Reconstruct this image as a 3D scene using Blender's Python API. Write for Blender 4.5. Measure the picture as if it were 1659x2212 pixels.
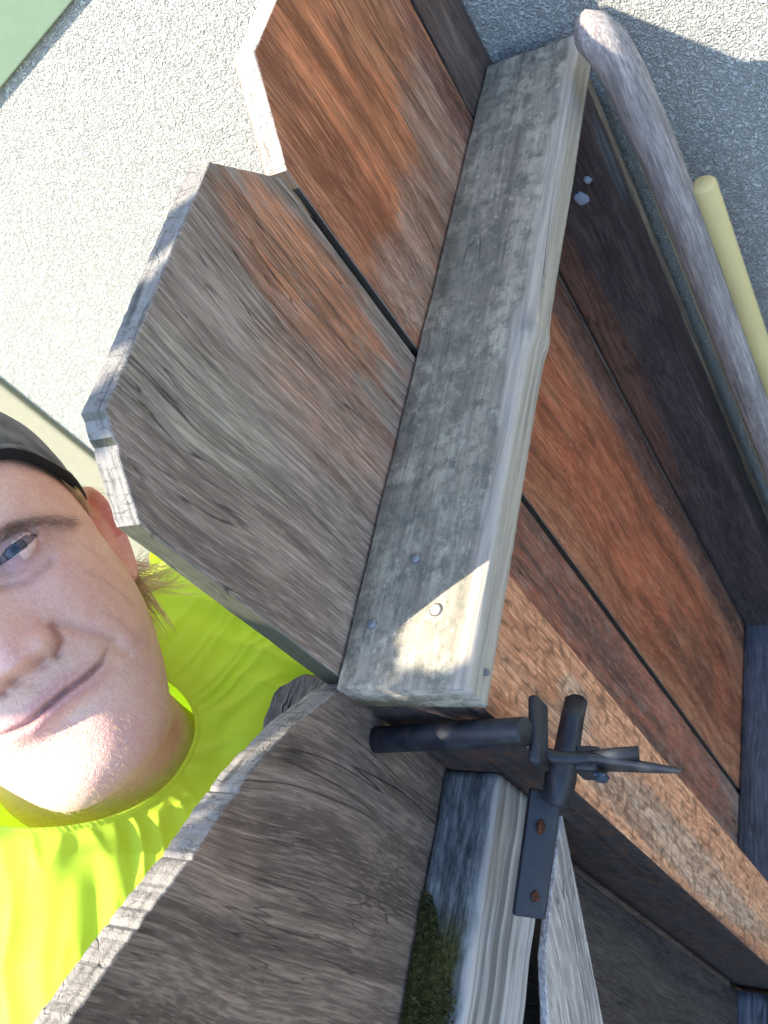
import bpy, bmesh, math, random
import numpy as np
from mathutils import Vector, Matrix, noise as mn
from math import sin, cos, pi, radians, sqrt, exp

for o in list(bpy.data.objects): bpy.data.objects.remove(o, do_unlink=True)
S = bpy.context.scene
COL = S.collection
H0 = 2.0                       # camera height above the ground, metres
# ------------------------------------------------------------------ camera, sky, sun, exposure
cam_d = bpy.data.cameras.new('camera'); cam = bpy.data.objects.new('camera', cam_d); COL.objects.link(cam)
S.camera = cam
cam_d.sensor_fit = 'VERTICAL'; cam_d.sensor_height = 36.0; cam_d.lens = 2135/2212*36.0
cam_d.clip_start = 0.01; cam_d.clip_end = 200
dn = Vector((1470,1559,2135)).normalized()           # world down, seen in the camera (x right, y down, z forward)
hh = Vector((904,-3777,2135)); hh = (hh-dn*hh.dot(dn)).normalized()   # along the fence
Zc = -dn; Yc = hh; Xc = Yc.cross(Zc)
Mcw = Matrix((Xc, Yc, Zc))
flip = Matrix(((1,0,0),(0,-1,0),(0,0,-1)))
cam.matrix_world = (Mcw @ flip).to_4x4()
cam.location = (0,0,H0)
cam_d.dof.use_dof = True; cam_d.dof.focus_distance = 0.56; cam_d.dof.aperture_fstop = 18

SUN_EL, SUN_AZ = 49.5, math.atan2(-.776,-.631)
world = bpy.data.worlds.new("World"); S.world = world; world.use_nodes = True
wn = world.node_tree; wn.nodes.clear()
sky = wn.nodes.new('ShaderNodeTexSky'); sky.sky_type = 'NISHITA'; sky.sun_disc = False
sky.sun_elevation = radians(SUN_EL); sky.sun_rotation = SUN_AZ
sky.air_density = 1.0; sky.dust_density = .6; sky.ozone_density = 3.6
bg = wn.nodes.new('ShaderNodeBackground'); bg.inputs[1].default_value = 0.125
wo = wn.nodes.new('ShaderNodeOutputWorld')
wn.links.new(sky.outputs[0], bg.inputs[0]); wn.links.new(bg.outputs[0], wo.inputs[0])
sd = bpy.data.lights.new('sun', 'SUN'); sd.energy = 3.25; sd.angle = radians(0.6); sd.color = (1.0,.89,.74)
sun = bpy.data.objects.new('sun', sd); COL.objects.link(sun)
tosun = Vector((-.776*cos(radians(SUN_EL)), -.631*cos(radians(SUN_EL)), sin(radians(SUN_EL))))
sun.rotation_euler = tosun.to_track_quat('Z','Y').to_euler(); sun.location = (-4,-4,6)
S.view_settings.view_transform = 'Standard'; S.view_settings.look = 'None'
S.view_settings.exposure = 2.3; S.view_settings.gamma = 1.0
S.render.engine = 'CYCLES'

# ------------------------------------------------------------------ helpers
def tag(o, label=None, cat=None, group=None, kind=None):
    if label: o['label'] = label
    if cat: o['category'] = cat
    if group: o['group'] = group
    if kind: o['kind'] = kind
    return o
def thing(name, loc, label, cat, group=None):
    o = bpy.data.objects.new(name, None); COL.objects.link(o)
    o.location = (loc[0], loc[1], loc[2]+H0); o.empty_display_size = .05
    return tag(o, label, cat, group)
def link(name, me, parent, mat, base=(0,0,0), smooth=False):
    """mesh vertices are in camera-height coordinates; base is where the object stands"""
    o = bpy.data.objects.new(name, me); COL.objects.link(o)
    me.transform(Matrix.Translation(-Vector(base)))
    if mat: me.materials.append(mat)
    if parent: o.parent = parent
    else: o.location = (base[0], base[1], base[2]+H0)
    if smooth:
        for p in me.polygons: p.use_smooth = True
    return o
def mesh(verts, faces):
    me = bpy.data.meshes.new('m'); me.from_pydata([tuple(v) for v in verts], [], faces); me.update(); return me
def join(parts):
    V=[]; Fc=[]
    for v,f in parts:
        n=len(V); V += [tuple(x) for x in v]; Fc += [tuple(i+n for i in q) for q in f]
    return mesh(V,Fc)
def box(x0,x1,y0,y1,z0,z1):
    v=[(x0,y0,z0),(x1,y0,z0),(x1,y1,z0),(x0,y1,z0),(x0,y0,z1),(x1,y0,z1),(x1,y1,z1),(x0,y1,z1)]
    return v,[(3,2,1,0),(4,5,6,7),(0,1,5,4),(1,2,6,5),(2,3,7,6),(3,0,4,7)]
def bbox(x0,x1,y0,y1,z0,z1,b=.002,seg=2):
    bm=bmesh.new(); v,f=box(x0,x1,y0,y1,z0,z1)
    vs=[bm.verts.new(a) for a in v]
    for q in f: bm.faces.new([vs[i] for i in q])
    bmesh.ops.bevel(bm, geom=bm.edges[:], offset=b, segments=seg, affect='EDGES', profile=.6)
    bm.verts.index_update()
    r=([tuple(a.co) for a in bm.verts],[tuple(a.index for a in q.verts) for q in bm.faces]); bm.free(); return r
def tube(pts, rad, n=20, cap=True):
    """round bar through points; rad scalar or list"""
    pts=[Vector(p) for p in pts]; R=rad if hasattr(rad,'__len__') else [rad]*len(pts)
    V=[];F=[]; up=None
    for i,p in enumerate(pts):
        d=(pts[min(i+1,len(pts)-1)]-pts[max(i-1,0)]).normalized()
        if up is None: up = Vector((0,0,1)) if abs(d.z)<.8 else Vector((1,0,0))
        a=d.cross(up).normalized(); b=a.cross(d).normalized(); up=b
        for k in range(n):
            t=2*pi*k/n; V.append(p+a*(cos(t)*R[i])+b*(sin(t)*R[i]))
    for i in range(len(pts)-1):
        for k in range(n):
            F.append((i*n+k, i*n+(k+1)%n, (i+1)*n+(k+1)%n, (i+1)*n+k))
    if cap: F.append(tuple(range(n))[::-1]); F.append(tuple(range((len(pts)-1)*n, len(pts)*n)))
    return V,F
def rod_ends(a,b,r,n=28,round_=.25):
    """bar from a to b whose ends are rounded over"""
    a=Vector(a); b=Vector(b); d=(b-a).normalized(); e=r*round_
    ts=[0,.1,.3,.6,1]; pts=[];R=[]
    for t in ts: pts.append(a+d*(e*t)); R.append(r-e+e*sin(t*pi/2))
    for t in ts[::-1]: pts.append(b-d*(e*t)); R.append(r-e+e*sin(t*pi/2))
    return tube(pts,R,n)
def slab(outline, x_front, thick, jit=.0, step=.008, bev=.0015, seed=0, topjit=0.):
    """board standing in the plane x = x_front, outline in (y,z), thickness towards -x; worn outline"""
    pts=[]; n=len(outline); rng=random.Random(seed)
    for i in range(n):
        p=Vector(outline[i]); q=Vector(outline[(i+1)%n]); L=(q-p).length; m=max(1,int(L/step))
        d=(q-p).normalized(); nr=Vector((d.y,-d.x))
        horiz=abs(d.x)>.45
        amp = topjit if (horiz and topjit) else jit
        for k in range(m):
            c=p+(q-p)*(k/m)
            w=amp*(mn.noise(Vector((c.x*25+seed*7.1,c.y*25,seed)))*.5+mn.noise(Vector((c.x*220+seed*7.1,c.y*220,seed)))*.5-(1.6*rng.random() if rng.random()<.10 and horiz and topjit else 0)+(rng.random()-.5)*.3) if k else 0
            pts.append(c+nr*w)
    N=len(pts); area=sum(pts[i].x*pts[(i+1)%N].y-pts[(i+1)%N].x*pts[i].y for i in range(N))
    if area<0: pts=pts[::-1]
    nrm=[]
    for i in range(N):
        d=(pts[(i+2)%N]-pts[i-2]).normalized(); nrm.append(Vector((d.y,-d.x)))
    V=[]
    for dx,ins in ((0,bev),(-bev*.4,bev*.35),(-bev,0),(-(thick-bev),0),(-thick,bev)):
        for p,m_ in zip(pts,nrm): q=p-m_*ins; V.append((x_front+dx,q.x,q.y))
    F=[]
    for r in range(4):
        for i in range(N):
            j=(i+1)%N; F.append((r*N+i,(r+1)*N+i,(r+1)*N+j,r*N+j))
    F.append(tuple(range(N))); F.append(tuple(range(4*N,5*N))[::-1])
    return V,F

# ------------------------------------------------------------------ shader helpers
class NT:
    def __init__(s,name):
        s.m=bpy.data.materials.new(name); s.m.use_nodes=True; s.t=s.m.node_tree; s.t.nodes.clear()
        s.out=s.n('ShaderNodeOutputMaterial'); s.b=s.n('ShaderNodeBsdfPrincipled'); s.l(s.b.outputs[0],s.out.inputs[0])
        s.tc=s.n('ShaderNodeTexCoord'); s.P=s.tc.outputs['Object']
    def n(s,t,**k):
        a=s.t.nodes.new(t)
        for i,v in k.items(): setattr(a,i,v)
        return a
    def l(s,a,b): s.t.links.new(a,b)
    def sset(s,inp,v):
        if hasattr(v,'is_output') or isinstance(v,bpy.types.NodeSocket): s.l(v,inp)
        elif isinstance(v,(tuple,list)):
            v=tuple(v)
            if inp.type=='RGBA' and len(v)==3: v=v+(1,)
            inp.default_value=v
        else: inp.default_value=v
    def math(s,op,a,b=None,c=None,clamp=False):
        q=s.n('ShaderNodeMath',operation=op); q.use_clamp=clamp
        s.sset(q.inputs[0],a)
        if b is not None: s.sset(q.inputs[1],b)
        if c is not None: s.sset(q.inputs[2],c)
        return q.outputs[0]
    def vm(s,op,a,b=None):
        q=s.n('ShaderNodeVectorMath',operation=op); s.sset(q.inputs[0],a)
        if b is not None: s.sset(q.inputs[1],b)
        return q.outputs['Value'] if op in('LENGTH','DOT_PRODUCT') else q.outputs[0]
    def noise(s,v,scale=1.,detail=3.,rough=.55,dist=0.,col=False):
        q=s.n('ShaderNodeTexNoise'); s.l(v,q.inputs['Vector']); q.inputs['Scale'].default_value=scale
        q.inputs['Detail'].default_value=detail; q.inputs['Roughness'].default_value=rough; q.inputs['Distortion'].default_value=dist
        return q.outputs['Color' if col else 'Fac']
    def ramp(s,f,stops,interp='LINEAR'):
        q=s.n('ShaderNodeValToRGB'); s.l(f,q.inputs[0]); cr=q.color_ramp; cr.interpolation=interp
        while len(cr.elements)<len(stops): cr.elements.new(.5)
        for e,(p,c) in zip(cr.elements,stops):
            e.position=p; e.color=(c,c,c,1) if not hasattr(c,'__len__') else tuple(c)+(1,)
        return q.outputs[0]
    def mr(s,f,a,b,c=0.,d=1.,smooth=True):
        q=s.n('ShaderNodeMapRange'); q.interpolation_type='SMOOTHSTEP' if smooth else 'LINEAR'
        s.l(f,q.inputs[0]); 
        for i,v in zip((1,2,3,4),(a,b,c,d)): q.inputs[i].default_value=v
        return q.outputs[0]
    def mix(s,f,a,b,mode='MIX'):
        q=s.n('ShaderNodeMix',data_type='RGBA',blend_type=mode); s.sset(q.inputs[0],f); s.sset(q.inputs[6],a); s.sset(q.inputs[7],b); return q.outputs[2]
    def scalev(s,v,sc): return s.vm('MULTIPLY',v,tuple(sc))
    def blob(s,v,c,r,wob=.35,wscale=25.):
        """soft patch: 1 inside, 0 outside, with a wobbly border"""
        d=s.scalev(s.vm('SUBTRACT',v,tuple(c)),[1./x for x in r]); L=s.vm('LENGTH',d)
        nz=s.noise(v,wscale,3); L=s.math('ADD',L,s.math('MULTIPLY',s.math('SUBTRACT',nz,.5),wob*2))
        return s.mr(L,1.25,.6)
    def bump(s,h,strength=.5,dist=.001,prev=None):
        q=s.n('ShaderNodeBump'); q.inputs['Strength'].default_value=strength; q.inputs['Distance'].default_value=dist
        s.l(h,q.inputs['Height'])
        if prev is not None: s.l(prev,q.inputs['Normal'])
        return q.outputs[0]
    def fin(s,col,rough=.8,norm=None,spec=.3,**kw):
        s.sset(s.b.inputs['Base Color'],col); s.sset(s.b.inputs['Roughness'],rough); s.b.inputs['Specular IOR Level'].default_value=spec
        if norm is not None: s.l(norm,s.b.inputs['Normal'])
        for k,v in kw.items(): s.sset(s.b.inputs[k],v)
        return s.m

def wood(name, grain='z', light=(.30,.27,.24), mid=(.2,.17,.15), dark=(.07,.055,.05), patches=(), seed=0., coarse=1., fine=1., warp=1., bump=.6, cracks=.5, rough=.85, rings=0., ringscale=24, ends=None, gain=None, side=None):
    """weathered board. patches: list of (centre, radii, colour, strength)"""
    T=NT(name); ax={'x':0,'y':1,'z':2}[grain]
    off=T.vm('ADD',T.P,(seed*1.37,seed*2.11,seed*.73))
    sc=[1,1,1]; sc[ax]=.12
    w=T.noise(T.scalev(off,[14*q for q in sc]),1.,2,col=True)
    w=T.scalev(T.vm('SUBTRACT',w,(.5,.5,.5)),[.008*warp if i!=ax else 0 for i in range(3)])
    # slow wander of the grain
    w2=T.noise(T.scalev(off,[5,5,5]),1.,1,col=True)
    w2=T.scalev(T.vm('SUBTRACT',w2,(.5,.5,.5)),[.022*warp if i!=ax else 0 for i in range(3)])
    p=T.vm('ADD',T.vm('ADD',off,w),w2)
    def st(a,b): v=[a,a,a]; v[ax]=b; return T.scalev(p,v)
    g1=T.noise(st(95*coarse,4.5),1.,5,.65)
    g2=T.noise(st(480*fine,16),1.,3,.6)
    g3=T.noise(st(30*coarse,1.6),1.,3,.55)
    g4=T.noise(st(950*fine,48),1.,2,.6)
    f=T.math('ADD',T.math('MULTIPLY',g1,.55),T.math('MULTIPLY',g3,.45))
    c=T.ramp(f,[(.36,dark),(.46,mid),(.60,light)])
    mot=T.noise(T.scalev(off,[60 if i!=ax else 22 for i in range(3)]),1.,5,.7)
    blot=T.noise(off,9.,4,.6)
    c=T.mix(T.mr(blot,.45,.7,0,.45),c,mid)
    if rings:
        wv=T.n('ShaderNodeTexWave',wave_type='BANDS',bands_direction='Y' if grain!='y' else 'X'); T.l(T.scalev(p,[1,1,.25] if ax==2 else [1,.25,1]),wv.inputs[0])
        wv.inputs['Scale'].default_value=ringscale; wv.inputs['Distortion'].default_value=11; wv.inputs['Detail'].default_value=3; wv.inputs['Detail Scale'].default_value=.7
        rg_=T.mr(wv.outputs['Fac'],.5,.97)
        c=T.mix(T.math('MULTIPLY',T.math('MULTIPLY',rg_,rings),T.mr(mot,.7,.35,.4,1.)),c,dark)
    for pc,pr,colr,stg in patches:
        o3=tuple(Vector(pc)+Vector((seed*1.37,seed*2.11,seed*.73)))
        Lq=T.vm('LENGTH',T.scalev(T.vm('SUBTRACT',off,o3),[1./x for x in pr]))
        Lq=T.math('ADD',Lq,T.math('ADD',T.math('MULTIPLY',T.math('SUBTRACT',mot,.5),1.1),T.math('MULTIPLY',T.math('SUBTRACT',g1,.5),1.6)))
        m=T.math('MULTIPLY',T.mr(Lq,1.3,.75),stg)
        gm=T.mix(T.mr(f,.38,.6),tuple(x*.38 for x in colr),tuple(min(1,x*1.3) for x in colr))
        gm=T.mix(T.mr(blot,.5,.66,0,.6),gm,tuple(x*.35 for x in colr))
        c=T.mix(m,c,gm)
    c=T.mix(T.mr(g2,.38,.6,.5,0),c,tuple(x*.45 for x in mid)); c=T.mix(T.mr(g2,.52,.68,0,.3),c,tuple(min(1,x*1.35) for x in light))
    c=T.mix(T.mr(g4,.36,.55,.42,0),c,tuple(x*.35 for x in mid)); c=T.mix(T.mr(g4,.55,.7,0,.35),c,tuple(min(1,x*1.5) for x in light))
    c=T.mix(T.mr(mot,.5,.7,0,.28),c,tuple(x*.55 for x in mid)); c=T.mix(T.mr(mot,.5,.34,0,.22),c,tuple(min(1,x*1.2) for x in light))
    def crk(a,b,wd,lo,hi,sc_):
        q=T.noise(st(a,b),1.,2,.4)
        return T.math('MULTIPLY',T.mr(T.math('ABSOLUTE',T.math('SUBTRACT',q,.5)),.0,wd,1,0),T.mr(T.noise(T.scalev(off,sc_),1.,2),lo,hi))
    ckm=T.math('MAXIMUM',crk(46,1.9,.013,.48,.56,[9,9,3]),T.math('MULTIPLY',crk(150,7,.016,.5,.6,[14,14,9]),.75))
    c=T.mix(T.math('MULTIPLY',ckm,cracks),c,(.012,.01,.01))
    if gain: c=T.mix(1.,c,gain,'MULTIPLY')
    # weathered ends and sawn edges; side colour puts shade into the edges
    if ends:
        sn=T.n('ShaderNodeSeparateXYZ'); T.l(T.tc.outputs['Normal'],sn.inputs[0]); em_=T.mr(T.math('ABSOLUTE',sn.outputs[0]),.75,.45)
        ln=T.noise(T.scalev(off,(260,14,14)),1.,3,.6)
        ec=T.ramp(T.math('ADD',T.math('MULTIPLY',ln,.6),T.math('MULTIPLY',mot,.4)),[(.38,tuple(x*.35 for x in ends)),(.47,tuple(x*.8 for x in ends)),(.62,ends)])
        cr2=T.noise(T.scalev(off,(35,120,120)),1.,3,.5)
        ec=T.mix(T.mr(T.math('ABSOLUTE',T.math('SUBTRACT',cr2,.5)),0.,.013,.6,0),ec,(.03,.027,.025))
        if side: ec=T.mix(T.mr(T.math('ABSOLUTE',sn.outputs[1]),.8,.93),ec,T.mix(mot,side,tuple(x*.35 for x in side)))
        c=T.mix(em_,c,ec)
    h=T.math('ADD',T.math('ADD',T.math('MULTIPLY',g1,.9),T.math('MULTIPLY',g2,.45)),T.math('MULTIPLY',g4,.25)); h=T.math('SUBTRACT',h,T.math('MULTIPLY',ckm,cracks*1.4))
    nb=T.bump(h,bump,.0022)
    return T.fin(c,rough,nb,.25)

# ------------------------------------------------------------------ house wall
T=NT('stucco')
n1=T.noise(T.P,235,2,.5,1.8); n2=T.noise(T.P,700,2,.5); n3=T.noise(T.P,3,3)
hgt=T.math('ADD',T.mr(n1,.36,.62),T.math('MULTIPLY',n2,.35))
c=T.mix(T.mr(n1,.50,.38),(.545,.56,.525),(.44,.455,.425)); c=T.mix(T.mr(n3,.4,.7,0,.18),c,(.49,.505,.49))
M_STUCCO=T.fin(c,.9,T.bump(hgt,1.0,.0034),.2)
def paint(name,col,bump=.15,rough=.6):
    T=NT(name); n=T.noise(T.P,60,4); c=T.mix(T.mr(n,.35,.7,0,.25),col,tuple(x*.8 for x in col))
    return T.fin(c,rough,T.bump(T.noise(T.P,400,3),bump,.001),.3)
WY=.742
house=thing('house_wall',(-.2,WY,-2.0),'sunlit off white rough stucco house wall behind the wooden fence and the smiling man','wall')
B=(-.2,WY,-2.0)
link('stucco_face',join([box(-1.225,2.6,WY,WY+.2,-2.0,1.2)]),house,M_STUCCO,B)
link('corner_trim',join([bbox(-1.75,-1.2,WY-.008,WY+.19,-2.0,1.2,.006)]),house,paint('beige_paint',(.30,.29,.215)),B)
bv,bf=bbox(-.62,.42,WY-.006,WY-.001,0,.30,.002,3)
ca_,sa_=cos(radians(15.2)),sin(radians(15.2)); bv=[(-.690+x*ca_-(z)*sa_*1.0,y,-.2608+x*sa_+z*ca_) for x,y,z in bv]
link('band_board',join([(bv,bf)]),house,paint('sage_paint',(.15,.21,.145)),B)
# ground
T=NT('ground_mat'); n=T.noise(T.P,12,6,.65); c=T.ramp(n,[(.35,(.035,.03,.02)),(.5,(.07,.06,.04)),(.65,(.05,.07,.025))])
M_GROUND=T.fin(c,.95,T.bump(T.noise(T.P,80,5),.6,.01),.1)
g=link('ground',mesh([(-30,-30,-2),(30,-30,-2),(30,30,-2),(-30,30,-2)],[(0,1,2,3)]),None,M_GROUND,(0,0,-2)); tag(g,kind='structure')

# ------------------------------------------------------------------ fence panel
XF=-.319
FB=(-.33,.44,-2.0)
def L(c): return (c[0]-FB[0],c[1]-FB[1],c[2]-FB[2])
fence=thing('fence_panel',FB,'weathered dog eared wooden fence panel running from the latch post back to the stucco wall','fence')
RED=(.36,.145,.065); ORA=(.37,.155,.07); GREY=(.21,.19,.165)
pA=wood('picket_greybrown','z',(.25,.215,.19),(.175,.148,.128),(.08,.064,.054),gain=(1.50,1.36,1.24),ends=(.23,.22,.20),side=(.085,.088,.060),rings=.35,ringscale=30,seed=1.,coarse=.9,bump=.6,cracks=.95,patches=[  # side: mossy tone with shade painted in
    (L((XF,.372,-.315)),(.05,.032,.085),RED,.95),(L((XF,.330,-.36)),(.05,.040,.070),(.25,.13,.085),.55),
    (L((XF,.255,-.27)),(.05,.025,.07),(.20,.20,.165),.7),
    (L((XF,.36,-.9)),(.05,.09,.42),(.25,.075,.038),.95),(L((XF,.20,-.33)),(.05,.04,.10),(.14,.115,.10),.6)])
pB=wood('picket_orange','z',(.30,.165,.10),(.22,.105,.06),(.09,.038,.022),gain=(1.75,1.42,1.24),ends=(.38,.345,.30),side=(.10,.08,.065),seed=2.3,coarse=.8,bump=.5,cracks=.5,rings=.7,ringscale=16,warp=1.6,patches=[
    (L((XF,.525,-.30)),(.05,.075,.10),ORA,.95),(L((XF,.470,-.345)),(.05,.03,.07),(.20,.07,.035),.7),
    (L((XF,.52,-.415)),(.05,.065,.050),GREY,.9),(L((XF,.61,-.40)),(.05,.055,.065),GREY,.85),(L((XF,.45,-.40)),(.05,.03,.04),GREY,.8),(L((XF,.60,-.28)),(.05,.05,.05),(.25,.14,.08),.6),
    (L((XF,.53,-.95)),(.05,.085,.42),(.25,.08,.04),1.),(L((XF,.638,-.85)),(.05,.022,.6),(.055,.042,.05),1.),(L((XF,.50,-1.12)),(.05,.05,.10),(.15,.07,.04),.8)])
pC=wood('picket_dark','z',(.17,.115,.09),(.10,.07,.06),(.035,.028,.028),seed=3.1,coarse=.9,bump=.6,cracks=.7,patches=[(L((XF,.69,-.40)),(.05,.02,.05),(.20,.16,.14),.6)])
def dogear(y0,y1,top,e0,e1,ez0,ez1,bot=-1.93):
    return [(y0,bot),(y1,bot),(y1,top-ez1),(y1-e1,top),(y0+e0,top),(y0,top-ez0)]
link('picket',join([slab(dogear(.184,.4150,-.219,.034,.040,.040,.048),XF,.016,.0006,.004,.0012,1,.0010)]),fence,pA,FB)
link('picket',join([slab(dogear(.4225,.6580,-.218,.040,.080,.050,.050),XF,.016,.0003,.006,.0012,2,.0003)]),fence,pB,FB)
link('picket',join([slab(dogear(.6625,.739,-.20,.030,.006,.06,.01),XF,.016,.0003,.006,.0012,3,.0003)]),fence,pC,FB)
T=NT('gap_shade'); M_GAP_SHADE=T.fin((.015,.013,.012),.9)
for ya,yb in ((.401,.436),(.645,.675)): link('gap_shade_strip',join([bbox(XF-.0265,XF-.0165,ya,yb,-1.9,-.285,.001)]),fence,M_GAP_SHADE,FB)  # near-black strips added behind the gaps, standing in for their shade
# upper rail, laid flat, loft with a worn outer edge
def rail_loft(y0,y1,x0,x1,z1,h,wane=.006,seed=0.,n=260,m=1.0):
    V=[];Fc=[];prof=None
    for i in range(n+1):
        y=y0+(y1-y0)*i/n
        w=wane*(.8+.5*mn.noise(Vector((y*7,seed,1.5))))+.001
        xo=x1+.0009*mn.noise(Vector((y*8,seed+3,0)))+.0004*mn.noise(Vector((y*160,seed,2)))
        zt=z1+.0012*mn.noise(Vector((y*22,seed,7)))
        # knot bulges on the outer edge
        for ky,ks,ka in ((.425,.012,.0022),):
            xo+=m*ka*exp(-((y-ky)/ks)**2)
        pr=[(x0,z1-h),(x0,zt-.001),(x0+.001,zt)]+[(x0+(xo-w-x0)*t,zt-.0006*sin(t*9+y*20)) for t in (.2,.4,.6,.8,1)]
        pr+=[(xo-w*.6,zt-w*.12),(xo-w*.25,zt-w*.38),(xo-w*.05,zt-w*.8),(xo,zt-w*1.3)]
        pr+=[(xo-.0008*(k%2),zt-w*1.3-(h-w*1.3-.002)*k/6) for k in range(1,6)]+[(xo,z1-h+.002),(xo-.002,z1-h)]
        k=len(pr); V+=[(a,y,b) for a,b in pr]
    for i in range(n):
        for j in range(k):
            q=(j+1)%k; Fc.append((i*k+j,i*k+q,(i+1)*k+q,(i+1)*k+j))
    Fc.append(tuple(range(k))[::-1]); Fc.append(tuple(range(n*k,n*k+k)))
    return V,Fc
def wood_rail(name,base,seed):
    T=NT(name); P=T.vm('ADD',T.P,(seed,seed*1.7,seed*.4))
    w=T.scalev(T.vm('SUBTRACT',T.noise(T.scalev(P,(9,2.0,9)),1.,2,col=True),(.5,.5,.5)),(.02,0,.02))
    p=T.vm('ADD',P,w)
    g1=T.noise(T.scalev(p,(60,1.6,60)),1.,4,.6); g2=T.noise(T.scalev(p,(330,14,330)),1.,3,.6)
    c=T.ramp(g1,[(.30,(.10,.098,.085)),(.46,(.175,.172,.150)),(.66,(.25,.245,.21))])
    lich=T.noise(T.vm('ADD',T.scalev(P,(1,.6,1)),T.scalev(T.noise(P,40,2,col=True),(.02,.02,.02))),55,5,.65)
    c=T.mix(T.mr(lich,.49,.62,0,.8),c,(.30,.30,.255)); c=T.mix(T.mr(T.noise(P,70,5,.75),.47,.64,0,.75),c,(.085,.095,.085)); c=T.mix(T.mr(T.noise(T.scalev(P,(1,.5,1)),190,4,.7),.5,.66,0,.45),c,(.07,.075,.065)); c=T.mix(T.mr(T.noise(T.scalev(P,(1,.5,1)),230,4,.7),.56,.7,0,.6),c,(.38,.37,.32))
    stn=T.noise(P,13,3); c=T.mix(T.mr(stn,.48,.7,0,.55),c,(.10,.108,.09))
    # pale, cleaner wood on the outer face
    geo=T.n('ShaderNodeNewGeometry'); sx=T.n('ShaderNodeSeparateXYZ'); T.l(T.P,sx.inputs[0])
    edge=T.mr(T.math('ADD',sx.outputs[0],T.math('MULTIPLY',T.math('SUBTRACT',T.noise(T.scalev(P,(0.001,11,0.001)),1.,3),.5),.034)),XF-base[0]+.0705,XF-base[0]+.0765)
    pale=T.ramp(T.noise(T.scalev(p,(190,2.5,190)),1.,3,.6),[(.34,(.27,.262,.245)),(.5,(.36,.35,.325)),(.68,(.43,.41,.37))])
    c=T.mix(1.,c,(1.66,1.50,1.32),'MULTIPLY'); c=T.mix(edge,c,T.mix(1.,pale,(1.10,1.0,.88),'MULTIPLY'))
    kn=T.blob(P,tuple(Vector((XF+.080-base[0],.425-base[1],-.435-base[2]))+Vector((seed,seed*1.7,seed*.4))),(.006,.012,.012),.5,90); c=T.mix(T.math('MULTIPLY',kn,.6),c,(.20,.19,.17))
    c=T.mix(T.mr(g2,.34,.6,.25,0),c,(.08,.08,.07))
    ck=T.noise(T.scalev(p,(34,1.1,34)),1.,2,.4)
    ckm=T.math('MULTIPLY',T.mr(T.math('ABSOLUTE',T.math('SUBTRACT',ck,.5)),0.,.004,1,0),T.mr(T.noise(T.scalev(P,(7,6,7)),1.,2),.56,.64))
    c=T.mix(T.math('MULTIPLY',ckm,.7),c,(.02,.02,.02))
    h=T.math('SUBTRACT',T.math('ADD',T.math('MULTIPLY',g1,.5),T.math('MULTIPLY',g2,.6)),ckm)
    h=T.math('ADD',h,T.math('MULTIPLY',lich,.5))
    return T.fin(c,.85,T.bump(h,.7,.0018),.25)
rm=wood_rail('rail_wood',FB,0.)
link('rail',join([rail_loft(.176,.722,XF+.0015,-.235,-.426,.026,.006,0.)]),fence,rm,FB,True)
lr=wood('lower_rail_wood','y',(.19,.20,.22),(.14,.15,.165),(.06,.065,.07),seed=5.,bump=.5)
link('rail',join([rail_loft(.18,.722,XF+.0015,-.232,-1.365,.038,.006,4.,60,0.)]),fence,lr,FB,True)
# posts under the rail
postN=wood('post_tan','z',(.52,.33,.19),(.42,.225,.12),(.25,.11,.055),seed=6.2,ends=(.050,.040,.040),gain=(1.62,1.36,1.32),coarse=.7,fine=.7,warp=1.2,bump=.5,cracks=.3,patches=[
   (L((-.24,.205,-.85)),(.05,.020,.33),(.27,.26,.20),.85),(L((-.24,.225,-.58)),(.06,.02,.03),(.40,.36,.27),.8),(L((-.28,.178,-.9)),(.04,.008,.9),(.055,.042,.042),1.)])  # ends and last patch put shade and dirt into the -y face
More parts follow.
